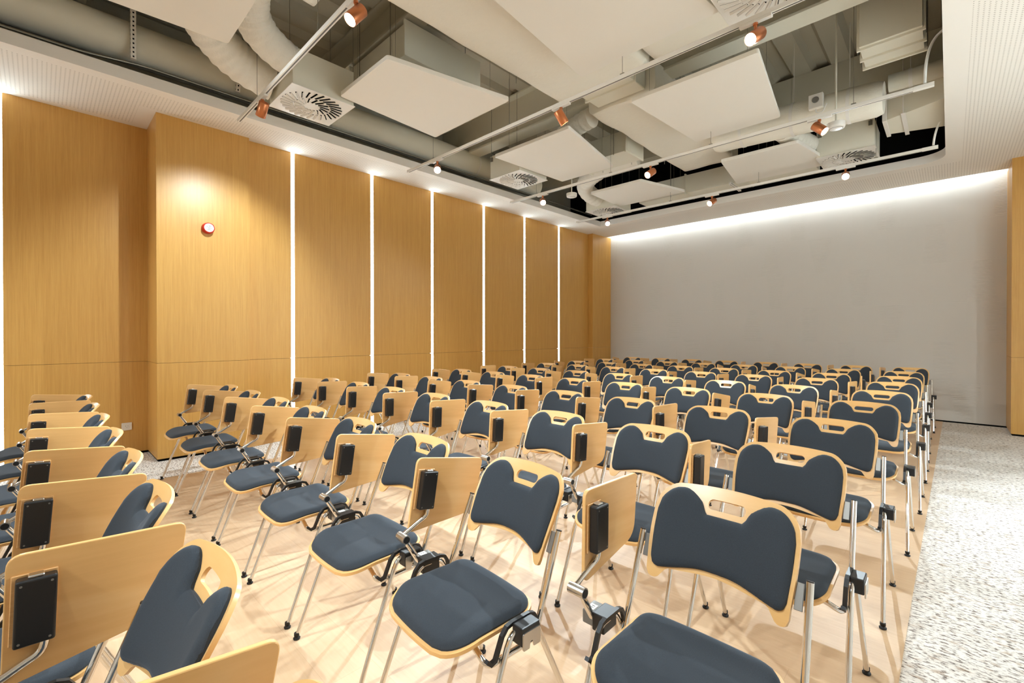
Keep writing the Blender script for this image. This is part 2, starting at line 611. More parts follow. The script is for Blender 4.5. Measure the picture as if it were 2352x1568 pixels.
# the open plenum above: deck, beams and walls
mb = MB()
x = -7.0
prof = []
while x < 3.0:
    prof += [(x, Z_DECK), (x + 0.20, Z_DECK), (x + 0.25, Z_DECK + 0.075), (x + 0.37, Z_DECK + 0.075)]
    x += 0.42
va = [mb.bm.verts.new((p[0], -4.3, p[1])) for p in prof]
vb = [mb.bm.verts.new((p[0], 9.6, p[1])) for p in prof]
for i in range(len(prof) - 1):
    mb.face((va[i], vb[i], vb[i + 1], va[i + 1]))
struct('ceiling_deck', mb, M['deck'], 'painted corrugated steel deck')
b = MB(); b.box(-6.7, -6.42, -4.2, 9.4, ZS + 0.03, 5.0)
struct('wall_plenum_left', b, M['plenum'], 'painted wall above the ceiling border')
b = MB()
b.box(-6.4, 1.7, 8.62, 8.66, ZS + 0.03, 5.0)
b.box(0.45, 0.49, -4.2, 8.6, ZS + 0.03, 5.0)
b.box(-6.42, -6.405, -4.2, 3.0, ZS + 0.03, 4.02)  # black sheet painted in as the dark slit under the round duct
struct('wall_plenum_shade', b, M['void'])  # black colour stands in for the unlit depth of the plenum
def i_beam(y, zlo, zhi, w):
    b = MB()
    b.box(-6.4, 0.44, y - w / 2, y + w / 2, zlo, zlo + 0.025)
    b.box(-6.4, 0.44, y - 0.012, y + 0.012, zlo + 0.025, zhi - 0.02)
    b.box(-6.4, 0.44, y - w / 2, y + w / 2, zhi - 0.02, zhi)
    return b
struct('trim_4', i_beam(4.92, 4.27, Z_DECK, 0.24), M['duct'], 'painted steel beam across the plenum')
b = MB(); b.box(-6.4, 0.44, 7.14, 7.40, 4.33, Z_DECK)
struct('trim_5', b, M['plenum'], 'painted beam closing the deck ribs')
struct('trim_6', i_beam(2.6, 4.46, Z_DECK, 0.22), M['deck'], 'painted steel beam across the plenum')
struct('trim_7', i_beam(0.2, 4.40, Z_DECK, 0.22), M['deck'])

# ---------------------------------------------------------------- chairs
def beta(x, w):
    return max(-1.0, min(1.0, x / w))
def back_y(x, z):
    d = z - 0.805
    return 0.64 * d + 0.75 * d * d + 0.036 * (1 - beta(x, 0.208) ** 2) - 0.034
def corner(x, w, r):
    a = abs(x) - (w - r)
    if a <= 0: return 0.0
    a = min(a, r)
    return r - math.sqrt(max(0.0, r * r - a * a))
def sst(a, b, x):
    t = max(0.0, min(1.0, (x - a) / (b - a)))
    return t * t * (3 - 2 * t)
def cosx(w, n):
    # denser towards the two sides
    out = []
    for i in range(n + 1):
        u = -1 + 2 * i / n
        out.append(w * (0.55 * u + 0.45 * math.sin(u * PI / 2)))
    return out

BW = 0.208
def b_top(x): return 0.856 - corner(x, BW, 0.066) - 0.008 * (x / BW) ** 2
def b_bot(x): return 0.624 - 0.010 * sst(0.0, 0.16, abs(x)) - 0.030 * sst(0.145, 0.180, abs(x)) + corner(x, BW, 0.022)
def narrowing(z): return 1.0 - 0.05 * sst(0.742, 0.58, z) if z < 0.742 else 1.0
SLOT_W, SLOT_H, SLOT_Z = 0.055, 0.0140, 0.809
def backrest_shell():
    mb = MB()
    xs = sorted(set([round(v, 5) for v in cosx(BW, 40)] + [SLOT_W * math.sin(u * PI / 16) for u in range(-8, 9)] + [-SLOT_W, SLOT_W]))
    xs = [x for i, x in enumerate(xs) if i == 0 or x - xs[i - 1] > 1e-4]
    pts, idx = [], {}
    NL, NU = 9, 4
    def sl(x):
        if abs(x) >= SLOT_W - 1e-6: return 0.0
        rr = SLOT_H
        a = abs(x) - (SLOT_W - rr)
        return SLOT_H if a <= 0 else math.sqrt(max(0, rr * rr - a * a))
    cols = []
    for x in xs:
        zb, zt = b_bot(x), b_top(x)
        zm = min(SLOT_Z, zt - 0.2 * (zt - zb))
        h = sl(x)
        rows = [zb + (zm - h - zb) * k / NL for k in range(NL + 1)] + [zm + h + (zt - zm - h) * k / NU for k in range(NU + 1)]
        cols.append((x, rows, h))
    key = {}
    def vid(x, z):
        k = (round(x, 6), round(z, 6))
        if k not in key:
            key[k] = len(pts); pts.append((x, z))
        return key[k]
    quads = []
    for (xa, ra, ha), (xb, rb, hb) in zip(cols[:-1], cols[1:]):
        for k in range(len(ra) - 1):
            if k == NL:
                continue
            q = [vid(xa, ra[k]), vid(xb, rb[k]), vid(xb, rb[k + 1]), vid(xa, ra[k + 1])]
            qq = []
            for i in q:
                if i not in qq: qq.append(i)
            if len(qq) > 2: quads.append(qq)
    def f(p, side):
        x, z = p
        X = x * narrowing(z)
        y = back_y(x, z)
        n = Vector((-(back_y(x + 1e-3, z) - back_y(x - 1e-3, z)) / 2e-3, 1, -(back_y(x, z + 1e-3) - back_y(x, z - 1e-3)) / 2e-3)).normalized()
        return Vector((X, y, z)) + n * (0.0095 * side)
    mb.sheet(pts, quads, f)
    return mb
PW = 0.1975
def p_top(x):
    lobe = 0.8395 - corner(x, PW, 0.060) - 0.9 * (abs(x) - 0.132) ** 2
    a = abs(x)
    notch = 0.7785
    u = max(0.0, min(1.0, (a - 0.053) / 0.079))
    t = 0.75 * math.sqrt(max(0.0, 1 - (1 - u) ** 2)) * (0.30 + 0.70 * sst(0.0, 0.26, u)) + 0.25 * sst(0.0, 1.0, u)
    return notch * (1 - t) + lobe * t if a < 0.132 else lobe
def p_bot(x): return 0.636 - 0.021 * sst(0.03, 0.19, abs(x)) + corner(x, PW, 0.026)
def pad_mesh():
    mb = MB()
    xs = sorted(set([round(v, 5) for v in cosx(PW, 44)] + [s * v for v in (0.051, 0.0535, 0.055, 0.057, 0.059, 0.061, 0.063, 0.0655, 0.068, 0.0705, 0.073, 0.0755, 0.078, 0.083, 0.088, 0.093, 0.098, 0.103, 0.108, 0.113, 0.118, 0.123, 0.128, 0.133) for s in (-1, 1)]))
    us = [0, 0.012, 0.035, 0.07, 0.14, 0.25, 0.4, 0.55, 0.7, 0.8, 0.88, 0.935, 0.968, 0.988, 1.0]
    pts, quads = [], []
    nU = len(us)
    for x in xs:
        zb, zt = p_bot(x), p_top(x)
        if zt - zb < 0.01: zt = zb + 0.01
        for u in us:
            pts.append((x, zb + (zt - zb) * u))
    for i in range(len(xs) - 1):
        for k in range(nU - 1):
            a = i * nU + k
            quads.append([a, a + nU, a + nU + 1, a + 1])
    out = [(x, p_top(x)) for x in [(-PW + 2 * PW * i / 420) for i in range(421)]] + [(x, p_bot(x)) for x in [(-PW + 2 * PW * i / 260) for i in range(261)]]
    out += [(s * PW, p_bot(PW) + (p_top(PW) - p_bot(PW)) * k / 80) for s in (-1, 1) for k in range(81)]
    T, E_ = 0.021, 0.024
    def f(p, side):
        x, z = p
        X = x * narrowing(z)
        y = back_y(x, z)
        n = Vector((-(back_y(x + 1e-3, z) - back_y(x - 1e-3, z)) / 2e-3, 1, -(back_y(x, z + 1e-3) - back_y(x, z - 1e-3)) / 2e-3)).normalized()
        if side == 1:
            return Vector((X, y, z)) - n * 0.0003
        d = min((x - a) ** 2 + (z - c) ** 2 for a, c in out) ** 0.5
        q = min(1.0, d / E_)
        h = T * (0.22 + 0.78 * math.sqrt(max(0.0, 1 - (1 - q) ** 2)))
        return Vector((X, y, z)) - n * h
    mb.sheet(pts, quads, f)
    return mb

def seat_half(y, w0, w1, yb, yf):
    t = (yb - y) / (yb - yf)
    return w0 + (w1 - w0) * t
def seat_z(x, y):
    t = (-0.15 - y) / 0.355
    z = 0.457 + 0.004 * (2 * t - 1) ** 2 + 0.012 * sst(0.25, 0.0, t)
    z -= 0.030 * sst(0.62, 1.10, t) ** 1.3
    z += 0.008 * (x / 0.21) ** 2 * sst(0.0, 0.35, t) * sst(1.0, 0.6, t)
    return z
def seat_sheet(w0, w1, yb, yf, rb, rf, top, bot, edge):
    mb = MB()
    N, K = 30, 24
    ysl = []
    for i in range(N + 1):
        u = -1 + 2 * i / N
        ysl.append((yb + yf) / 2 + (yb - yf) / 2 * -(0.6 * u + 0.4 * math.sin(u * PI / 2)))
    pts, quads = [], []
    ws = []
    for y in ysl:
        w = seat_half(y, w0, w1, yb, yf)
        db, df = yb - y, y - yf
        if db < rb: w -= rb - math.sqrt(max(0, rb * rb - (rb - db) ** 2))
        if df < rf: w -= rf - math.sqrt(max(0, rf * rf - (rf - df) ** 2))
        ws.append(w)
        for k in range(K + 1):
            u = -1 + 2 * k / K
            pts.append((w * (0.6 * u + 0.4 * math.sin(u * PI / 2)), y))
    for i in range(N):
        for k in range(K):
            a = i * (K + 1) + k
            quads.append([a, a + 1, a + K + 2, a + K + 1])
    out = [(s * w, y) for w, y in zip(ws, ysl) for s in (-1, 1)]
    out = [(out[i][0] + (out[i + 2][0] - out[i][0]) * q / 10, out[i][1] + (out[i + 2][1] - out[i][1]) * q / 10) for i in range(len(out) - 2) for q in range(10)]
    out += [(ws[0] * (2 * k / 120 - 1), yb) for k in range(121)] + [(ws[-1] * (2 * k / 120 - 1), yf) for k in range(121)]
    def bow(x, y):
        t = (yb - y) / (yb - yf)
        return y - 0.016 * (1 - (x / 0.21) ** 2) * t + 0.010 * (1 - (x / 0.21) ** 2) * (1 - t)
    def f(p, side):
        x, y = p
        z = seat_z(x, y)
        if side == 1:
            return Vector((x, bow(x, y), z + bot))
        d = min((x - a) ** 2 + (y - c) ** 2 for a, c in out) ** 0.5
        q = min(1.0, d / edge) if edge > 0 else 1.0
        h = bot + (top - bot) * (0.22 + 0.78 * math.sqrt(max(0.0, 1 - (1 - q) ** 2))) if edge > 0 else top
        return Vector((x, bow(x, y), z + h))
    mb.sheet(pts, quads, f)
    return mb

LX = 0.268      # leg frame distance from the chair's middle
PX = 0.236      # back post distance
def make_chair():
    t = thing('tablet_chair', (0, 0, 0), 'grey padded tablet chair', 'chair', 'tablet chairs in ten rows')
    o = seat_sheet(0.207, 0.212, -0.146, -0.488, 0.060, 0.095, 0.0, -0.011, 0).build('seat_shell', M['beech'], t, True)
    o = seat_sheet(0.197, 0.202, -0.155, -0.478, 0.054, 0.088, 0.024, 0.0003, 0.032).build('seat_cushion', M['fabric'], t, True)
    o = backrest_shell().build('backrest_shell', M['beech'], t, True)
    o = pad_mesh().build('backrest_cushion', M['fabric'], t, True)
    def glide(y):
        m_ = MB()
        m_.lathe([(0, 0), (0.014, 0), (0.014, 0), (0.015, 0.006), (0.008, 0.009), (0.008, 0.014), (0.0112, 0.015), (0.0112, 0.027), (0.0112, 0.027), (0, 0.027)], 14, Matrix.Translation((s * LX, y, 0.0005)))
        return m_
    for s in (-1, 1):
        mb = MB()
        mb.tube([(s * LX, -0.490, 0.022), (s * (LX - 0.010), -0.342, 0.405), (s * (LX - 0.010), -0.312, 0.472), (s * (LX - 0.010), -0.262, 0.472)], 0.0093, 10, 0.045)
        leg = mb.build('leg', M['chrome'], t)
        glide(-0.495).build('foot_glide', M['rubber'], leg)
        mb = MB()
        mb.tube([(s * (LX - 0.010), -0.262, 0.472), (s * (LX - 0.010), -0.214, 0.472), (s * (LX - 0.010), -0.184, 0.405), (s * LX, -0.005, 0.022)], 0.0093, 10, 0.045)
        leg = mb.build('leg', M['chrome'], t)
        glide(-0.001).build('foot_glide', M['rubber'], leg)
        mb = MB()
        mb.tube([(s * PX, -0.080, 0.700), (s * (PX + 0.006), -0.200, 0.404), (s * (PX + 0.006), -0.340, 0.404), (s * (PX + 0.004), -0.388, 0.402), (s * 0.192, -0.386, 0.424), (s * 0.13, -0.376, 0.428), (s * 0.004, -0.376, 0.428)], 0.0095, 10, 0.04)
        post = mb.build('back_post', M['chrome'], t)
        mb = MB()
        mb.cyl((s * PX, -0.080, 0.700), (s * PX, -0.0789, 0.703), 0.0096, 12)
        mb.build('post_cap', M['black'], post)
        mb = MB()
        mb.box(s * 0.214 - 0.010, s * 0.214 + 0.010, -0.003, 0.003, -0.034, 0.034, 0.001, 1)
        pl = mb.build('back_bracket', M['bracket'], t)
        pl.location = (0, -0.093, 0.660)
        pl.rotation_euler = (-0.40, 0, 0)
        # black plastic shell along the inside of the leg frame
        mb = MB()
        path = [(-0.394, 0.424), (-0.378, 0.408), (-0.362, 0.412), (-0.336, 0.470), (-0.318, 0.489), (-0.298, 0.4935), (-0.228, 0.4935), (-0.208, 0.486), (-0.196, 0.466), (-0.180, 0.410)]
        mb.sweep_rect([(s * 0.2450, y, z) for y, z in path], 0.013, 0.011)
        mb.box(min(s * 0.249, s * 0.292), max(s * 0.249, s * 0.292), -0.300, -0.226, 0.442, 0.496, 0.004, 2)
        lb = mb.build('link_bracket', M['black'], t, True)
        if s > 0:
            poly = round_poly([(-0.298, 0.432), (-0.272, 0.432), (-0.270, 0.452), (-0.258, 0.452), (-0.256, 0.432), (-0.228, 0.432), (-0.228, 0.482), (-0.298, 0.482)], [0.006, 0.003, 0.005, 0.005, 0.003, 0.006, 0.008, 0.008], 3)
            mb = MB()
            mat = Matrix(((0, 0, 1, 0), (1, 0, 0, 0), (0, 1, 0, 0), (0, 0, 0, 1)))
            mb.prism(poly, 0.292, 0.296, mat)
            mb.build('coupling_plate', M['satin'], lb)
        else:
            mb = MB()
            mb.box(-0.330, -0.288, -0.296, -0.230, 0.448, 0.490, 0.004, 2)
            mb.build('coupling_block', M['grey_plastic'], lb)
            mb = MB()
            mb.box(-0.323, -0.299, -0.280, -0.252, 0.4900, 0.4912)
            mb.build('number_label', M['white_label'], lb)
            mb = MB()
            mb.box(-0.316, -0.306, -0.2718, -0.2698, 0.4911, 0.4916)
            mb.box(-0.316, -0.306, -0.2628, -0.2608, 0.4911, 0.4916)
            mb.build('label_print', M['ink'], lb)
    # arm and folded writing tablet on the sitter's right
    HY, HZ = -0.352, 0.578
    mb = MB()
    mb.tube([(-0.296, -0.262, 0.468), (-0.296, -0.288, 0.468), (-0.296, HY, HZ)], 0.0105, 10, 0.03)
    mb.tube([(-0.322, HY, HZ), (-0.312, -0.278, 0.622), (-0.302, -0.248, 0.640), (-0.302, -0.245, 0.700)], 0.0085, 10, 0.03)
    arm = mb.build('tablet_arm', M['chrome'], t)
    mb = MB()
    mb.cyl((-0.336, HY, HZ), (-0.280, HY, HZ), 0.0160, 18)
    mb.build('pivot_barrel', M['satin'], arm)
    mb = MB()
    mb.cyl((-0.280, HY, HZ), (-0.2785, HY, HZ), 0.0125, 16)
    mb.build('pivot_cap', M['black'], arm)
    # tablet modelled about the middle of its hinge box
    tabp = round_poly([(-0.049, -0.165), (0.258, -0.105), (0.278, 0.116), (-0.049, 0.122)], [0.030, 0.055, 0.024, 0.030], 6)
    mat = Matrix(((0, 0, 1, 0), (1, 0, 0, 0), (0, 1, 0, 0), (0, 0, 0, 1)))
    mb = MB(); mb.prism(tabp, -0.0320, -0.0200, mat, 0.0025)
    tab = mb.build('writing_tablet', M['beech'], t)
    tab.location = (-0.296, -0.245, 0.738)
    mb = MB(); mb.box(-0.0200, -0.0150, -0.040, 0.034, -0.074, 0.078, 0.0015, 1)
    mb.build('hinge_plate', M['beech_edge'], tab)
    mb = MB(); mb.box(-0.0150, 0.0150, -0.033, 0.033, -0.070, 0.074, 0.005, 3)
    mb.build('hinge_box', M['black'], tab)
    mb = MB(); mb.box(-0.016, 0.006, -0.014, 0.012, 0.073, 0.079, 0.002, 1)
    mb.build('hinge_clip', M['satin'], tab)
    for yy in (-0.024, 0.024):
        for zz in (-0.060, 0.063):
            mb = MB(); mb.cyl((0.0148, yy, zz), (0.0153, yy, zz), 0.0026, 8)
            mb.build('screw', M['grey_plastic'], tab)
    return t

ROW_Y = [0.253, 1.28, 2.273, 3.169, 4.152, 5.069, 6.051, 6.961, 7.942, 8.951]
ROW_X = [
 [-0.51, -1.158, -1.82, -2.44, -3.08, -3.72, -4.36, -5.0],
 [-0.496, -1.14, -1.81, -2.455, -3.09, -3.73, -4.37, -5.01],
 [-0.502, -1.131, -1.771, -2.411, -3.065, -3.711, -4.356, -5.002],
 [-0.485, -1.118, -1.76, -2.402, -3.039, -3.695, -4.34, -4.986],
 [-0.45, -1.091, -1.732, -2.383, -3.028, -3.666, -4.319, -4.966],
 [-0.42600000000000005, -1.086, -1.716, -2.36, -2.995, -3.648, -4.303, -4.946],
 [-0.423, -1.075, -1.722, -2.36, -3.014, -3.675, -4.332, -4.982],
 [-0.429, -1.082, -1.725, -2.378, -3.03, -3.69, -4.334, -4.999],
 [-0.442, -1.095, -1.75, -2.405, -3.054, -3.707, -4.349, -5.005],
 [-0.422, -1.069, -1.719, -2.353, -3.014, -3.67, -4.307, -4.969]]
ORD = ['', 'first', 'second', 'third', 'fourth', 'fifth', 'sixth', 'seventh', 'eighth', 'ninth', 'tenth']
PITCHES = {(0, 1): 6, (0, 2): 2, (0, 3): 4, (0, 4): 5, (1, 1): 1, (1, 2): 9, (1, 3): 8, (1, 4): 8, (1, 5): 8, (1, 6): 8, (1, 7): 7, (1, 8): 7, (2, 2): 4, (2, 3): 3, (2, 4): 2}
proto = make_chair()
def child(o, key):
    return next(c for c in o.children if c.name.startswith(key))
def chair_label(r, c):
    row = 'back row' if r == 9 else ('%s row from the back' % ORD[10 - r] if r > 0 else 'row nearest the camera')
    if c == 1: col = 'beside the right aisle'
    elif c == 8: col = 'nearest the left wall'
    else: col = '%s from the right' % ORD[c]
    return 'grey padded tablet chair %s, %s' % (col, row)
first = True
for r in range(10):
    for c in range(1, 9):
        o = proto if first else copy_tree(proto)
        first = False
        y = ROW_Y[r]
        if (r, c) == (1, 1): y = 1.471
        o.location = (ROW_X[r][c - 1], y, 0.004)
        if (r, c) == (1, 2):
            o.rotation_euler = (0, 0, math.radians(-4)); o.location.x -= 0.015
        o['label'] = chair_label(r, c)
        tb = child(o, 'writing_tablet')
        pt = PITCHES.get((r, c), rnd.uniform(0, 9))
        yw = 0.0 if r < 2 else rnd.uniform(-7, 7)
        if r == 0:
            tb.location.y -= 0.008
        tb.rotation_euler = (-math.radians(pt), 0, math.radians(yw))

# ---------------------------------------------------------------- wall things
for i, y in enumerate(STRIPS):
    b = MB(); b.box(X_WALL - 0.030, X_WALL + 0.0003, y - SW - 0.0004, y + SW + 0.0004, 0.03, ZS - 0.0002)
    o = b.build('light_strip', M['strip'])
    tag(o, '%s vertical white light strip from the column, in the oak wall' % ORD[i + 1], 'light strip', 'vertical light strips in the left wall')
b = MB(); b.box(X_NICHE - 0.030, X_NICHE + 0.0003, -0.3054, -0.2446, 0.03, ZS - 0.001)
tag(b.build('light_strip', M['strip']), 'vertical white light strip in the recessed oak wall at the left edge', 'light strip', 'vertical light strips in the left wall')
for i, y in enumerate([3.0, 4.1, 5.2, 6.3]):  # unseen strips, added to fill the room with light from the right
    b = MB(); b.box(X_R - 0.006, X_R + 0.030, y - SW + 0.001, y + SW - 0.001, 0.03, ZS - 0.001)
    tag(b.build('light_strip', M['strip_fill']), 'unseen vertical white light strip added for fill in the right wall', 'light strip', 'added fill strips in the right wall')
b = MB(); b.box(X_PIER + 0.01, 0.585, Y_COVE, Y_COVE + 0.012, 3.775, 3.835)
tag(b.build('cove_light', M['cove']), 'long white light line hidden above the back wall', 'light strip')

# fire alarm sounder on the column
t = thing('fire_alarm', (X_COL, 1.322, 2.545), 'round red fire alarm with white label on the oak column', 'alarm')
mat = Matrix.Rotation(PI / 2, 4, 'Y')
b = MB(); b.lathe([(0, 0), (0.062, 0), (0.062, 0), (0.060, 0.030), (0.060, 0.030), (0.057, 0.032), (0.057, 0.058), (0.052, 0.066), (0.047, 0.066), (0.047, 0.064), (0, 0.064)], 32, mat)
body = b.build('alarm_body', M['red'], t)
b = MB(); b.lathe([(0, 0.0645), (0.046, 0.0645), (0.046, 0.0645), (0.046, 0.0655), (0.046, 0.0655), (0, 0.0655)], 32, mat)
lab = b.build('alarm_label', M['white_label'], t)
b = MB()
for zz, w in ((0.022, 0.014), (0.012, 0.026), (-0.004, 0.024), (-0.012, 0.012), (-0.024, 0.022)):
    b.box(0.0655, 0.0659, -w, w, zz - 0.0022, zz + 0.0022)
b.build('label_print', M['ink'], lab)

t = thing('wall_socket', (X_NICHE, 0.674, 0.322), 'white power socket low on the recessed oak wall', 'socket')
b = MB(); b.box(0, 0.010, -0.045, 0.045, -0.042, 0.042, 0.004, 2)
b.build('socket_plate', M['white_metal'], t)
b = MB()
b.lathe([(0.024, 0.0101), (0.024, 0.0118), (0.021, 0.0118), (0.021, 0.0101)], 24, mat)
b.build('socket_rim', M['white_label'], t)
b = MB()
for yy, zz in ((-0.010, 0.006), (0.010, 0.006), (0.0, -0.010)):
    b.cyl((0.0098, yy, zz), (0.0106, yy, zz), 0.0028, 10)
b.build('socket_pin_holes', M['socket_hole'], t)

# ---------------------------------------------------------------- track lighting
Z_T = 3.5557
TRACK_Y = [1.448, 3.498, 5.513, 7.385]
TX0, TX1 = -5.34, -0.11
TLAB = ['first white lighting track, nearest the camera', 'second white lighting track, under the swirl diffuser at the top',
        'third white lighting track, with a cable loop at its right end', 'fourth white lighting track, nearest the back wall']
def make_track(i, y, label, in_view=True):
    t = thing('lighting_track', ((TX0 + TX1) / 2, y, Z_T), label, 'lighting track', 'white ceiling lighting tracks')
    L = (TX1 - TX0) / 2
    b = MB(); b.box(-L, L, -0.017, 0.017, 0, 0.033, 0.0015, 1)
    b.build('track_profile', M['white_metal'], t)
    b = MB(); b.box(-L + 0.03, L - 0.10, -0.0055, 0.0055, -0.0006, 0.001)
    b.build('track_slot', M['grey_slot'], t)
    b = MB(); b.box(L - 0.14, L + 0.002, -0.019, 0.019, -0.002, 0.035, 0.002, 1)
    b.build('end_feed', M['white_metal'], t)
    for k in (-0.78, -0.26, 0.26, 0.78):
        b = MB(); b.cyl((k * L, 0, 0.033), (k * L, 0, Z_DECK - Z_T), 0.0022, 6)
        b.box(k * L - 0.02, k * L + 0.02, -0.01, 0.01, 0.033, 0.047, 0.002, 1)
        b.build('suspension_wire', M['wire'], t)
    return t
for i, y in enumerate(TRACK_Y):
    make_track(i, y, TLAB[i])

def power_cable(pts, label):
    b = MB()
    n = 24
    P = [Vector(p) for p in pts]
    out = []
    for k in range(n + 1):
        u = k / n
        out.append(P[0] * (1 - u) ** 3 + P[1] * 3 * u * (1 - u) ** 2 + P[2] * 3 * u * u * (1 - u) + P[3] * u ** 3)
    b.tube(out, 0.011, 8)
    tag(b.build('power_cable', M['white_label']), label, 'cable')
power_cable([(-0.17, 5.513, 3.60), (-0.17, 5.513, 3.95), (-0.10, 5.50, 4.02), (0.02, 5.45, 4.02)], 'white cable looping up from the right end of the third lighting track')
power_cable([(-0.15, 7.385, 3.60), (-0.14, 7.385, 3.78), (-0.09, 7.37, 3.92), (0.02, 7.30, 3.96)], 'white cable bending up from the right end of the fourth lighting track')

def spotlight(x, y, d, label, energy=SPOT_W, z=3.446, size=70):
    d = Vector(d).normalized()
    t = thing('track_spotlight', (x, y, Z_T), label, 'spotlight', 'copper track spotlights')
    b = MB(); b.box(-0.105, 0.105, -0.018, 0.018, -0.020, 0.0, 0.003, 1)
    b.build('track_adapter', M['white_metal'], t)
    zc = z - Z_T
    b = MB(); b.cyl((0, 0, -0.020), (0, 0, zc + 0.02), 0.0105, 12)
    b.lathe([(0, 0), (0.016, 0), (0.016, 0), (0.016, 0.02), (0.016, 0.02), (0, 0.02)], 14, Matrix.Translation((0, 0, -0.034)))
    b.build('stem', M['copper'], t)
    q = d.to_track_quat('Z', 'Y').to_matrix().to_4x4()
    m = Matrix.Translation((0, 0, zc)) @ q
    r = 0.044
    b = MB()
    b.lathe([(0, -0.062), (0.030, -0.062), (0.030, -0.062), (0.030, -0.067), (0.030, -0.067), (r - 0.003, -0.067), (r, -0.064), (r, 0.066), (r - 0.001, 0.068), (r - 0.003, 0.068), (r - 0.003, 0.068), (r - 0.004, 0.058), (r - 0.004, 0.058), (0, 0.058)], 28, m)
    body = b.build('lamp_body', M['copper'], t)
    b = MB()
    b.lathe([(0, 0.0585), (r - 0.005, 0.0585), (r - 0.005, 0.0585), (r - 0.005, 0.0600), (r - 0.005, 0.0600), (0, 0.0600)], 24, m)
    b.build('lens', M['lens'], t)
    ld = bpy.data.lights.new('spot_beam', 'SPOT')
    ld.energy = energy
    ld.color = WARM
    ld.spot_size = math.radians(size)
    ld.spot_blend = 0.7
    ld.shadow_soft_size = 0.02
    lo = bpy.data.objects.new('spot_beam', ld)
    COL.objects.link(lo)
    lo.parent = t
    lo.location = Vector((0, 0, zc)) + d * 0.075
    lo.rotation_euler = d.to_track_quat('-Z', 'Y').to_euler()
    return t
SX = (-0.99, -2.76, -4.64)
spotlight(-2.815, 1.448, (-0.03, -0.63, -0.80), 'lit copper spotlight, right one of the nearest track')
spotlight(-4.62, 1.448, (-0.64, -0.06, -0.77), 'copper spotlight at the left end of the nearest track, aimed at the column', SPOT_W * 0.42, 3.446, 90)
spotlight(-0.992, 3.498, (-0.31, -0.83, -0.65), 'lit copper spotlight below the swirl diffuser at the top')
spotlight(-2.71, 3.498, (0.20, 0.50, -0.70), 'copper spotlight turned away, middle of the second track')
spotlight(-4.676, 3.498, (0.66, -0.50, -0.56), 'glaring copper spotlight at the left end of the second track')
spotlight(-0.965, 5.513, (0.51, -0.10, -0.52), 'lit copper spotlight beside the white round detector')
spotlight(-2.81, 5.513, (-0.24, -0.79, -0.56), 'copper spotlight in the middle of the third track')
spotlight(-4.635, 5.513, (0.62, -0.58, -0.53), 'glaring copper spotlight at the left end of the third track')
spotlight(-1.0, 7.385, (0.12, -0.88, -0.46), 'glaring copper spotlight below the far right swirl diffuser')
spotlight(-2.72, 7.385, (-0.28, -0.81, -0.52), 'copper spotlight in the middle of the fourth track, near the back wall')
spotlight(-4.63, 7.385, (0.5, -0.68, -0.53), 'glaring copper spotlight at the left end of the fourth track')

# two unseen tracks with six spotlights, added behind the camera for fill light
for yy, nm in ((-0.60, 'lighting track added for fill just behind the camera'), (-2.65, 'lighting track added for fill far behind the camera')):
    make_track(9, yy, nm)
spotlight(-0.99, -0.60, (0.05, 0.62, -0.75), 'copper fill spotlight added behind the camera, right', SPOT_W * 0.65)
spotlight(-2.76, -0.60, (0.0, 0.62, -0.75), 'copper fill spotlight added behind the camera, middle', SPOT_W * 0.65)
spotlight(-4.64, -0.60, (0.36, 0.80, -0.36), 'copper fill spotlight added behind the camera, left', SPOT_W * 0.65)
spotlight(-0.99, -2.65, (0.15, 0.62, -0.55), 'copper fill spotlight added far behind the camera, right', SPOT_W * 0.65)
spotlight(-2.76, -2.65, (0.0, 0.62, -0.55), 'copper fill spotlight added far behind the camera, middle', SPOT_W * 0.65)
spotlight(-4.64, -2.65, (-0.1, 0.62, -0.55), 'copper fill spotlight added far behind the camera, left', SPOT_W * 0.65)

# ---------------------------------------------------------------- acoustic panels
ZP = 3.75
PANELS = [
 ([(-4.42, -0.30), (-3.22, -0.30), (-3.38, 1.09), (-4.31, 1.09)], 'white trapezoid ceiling panel at the top left edge of the photo'),
 ([(-4.44, 2.11), (-3.54, 2.11), (-3.27, 3.36), (-4.53, 3.36)], 'white trapezoid ceiling panel beside the nearest swirl diffuser'),
 ([(-2.36, 2.20), (-1.44, 2.20), (-1.24, 3.52), (-2.49, 3.52)], 'large white trapezoid ceiling panel at the top centre, above the second track'),
 ([(-2.39, 4.25), (-1.18, 4.25), (-1.36, 5.69), (-2.29, 5.69)], 'white trapezoid ceiling panel between the second and third tracks, right'),
 ([(-4.46, 4.29), (-3.21, 4.29), (-3.48, 5.71), (-4.40, 5.71)], 'white trapezoid ceiling panel between the second and third tracks, left'),
 ([(-4.44, 6.55), (-3.50, 6.55), (-3.22, 7.56), (-4.48, 7.56)], 'small looking white trapezoid ceiling panel at the far left, before the fourth track'),
 ([(-2.31, 6.60), (-1.38, 6.60), (-1.20, 7.73), (-2.46, 7.73)], 'white trapezoid ceiling panel beside the far right swirl diffuser'),
]
for poly, lab in PANELS:
    cx = sum(p[0] for p in poly) / 4; cy = sum(p[1] for p in poly) / 4
    t = thing('acoustic_panel', (cx, cy, ZP), lab, 'ceiling panel', 'white trapezoid acoustic panels')
    loc = [(p[0] - cx, p[1] - cy) for p in poly]
    b = MB(); b.prism(round_poly(loc, 0.03, 4), 0, 0.042, None, 0.003)
    b.build('panel_board', M['panel'], t)
    for p in loc:
        b = MB(); b.cyl((p[0] * 0.78, p[1] * 0.78, 0.042), (p[0] * 0.78, p[1] * 0.78, Z_DECK - ZP - 0.02), 0.0016, 6)
        b.lathe([(0, 0), (0.012, 0), (0.012, 0), (0.012, 0.02), (0.012, 0.02), (0, 0.02)], 10, Matrix.Translation((p[0] * 0.78, p[1] * 0.78, 0.042)))
        b.build('suspension_wire', M['wire'], t)

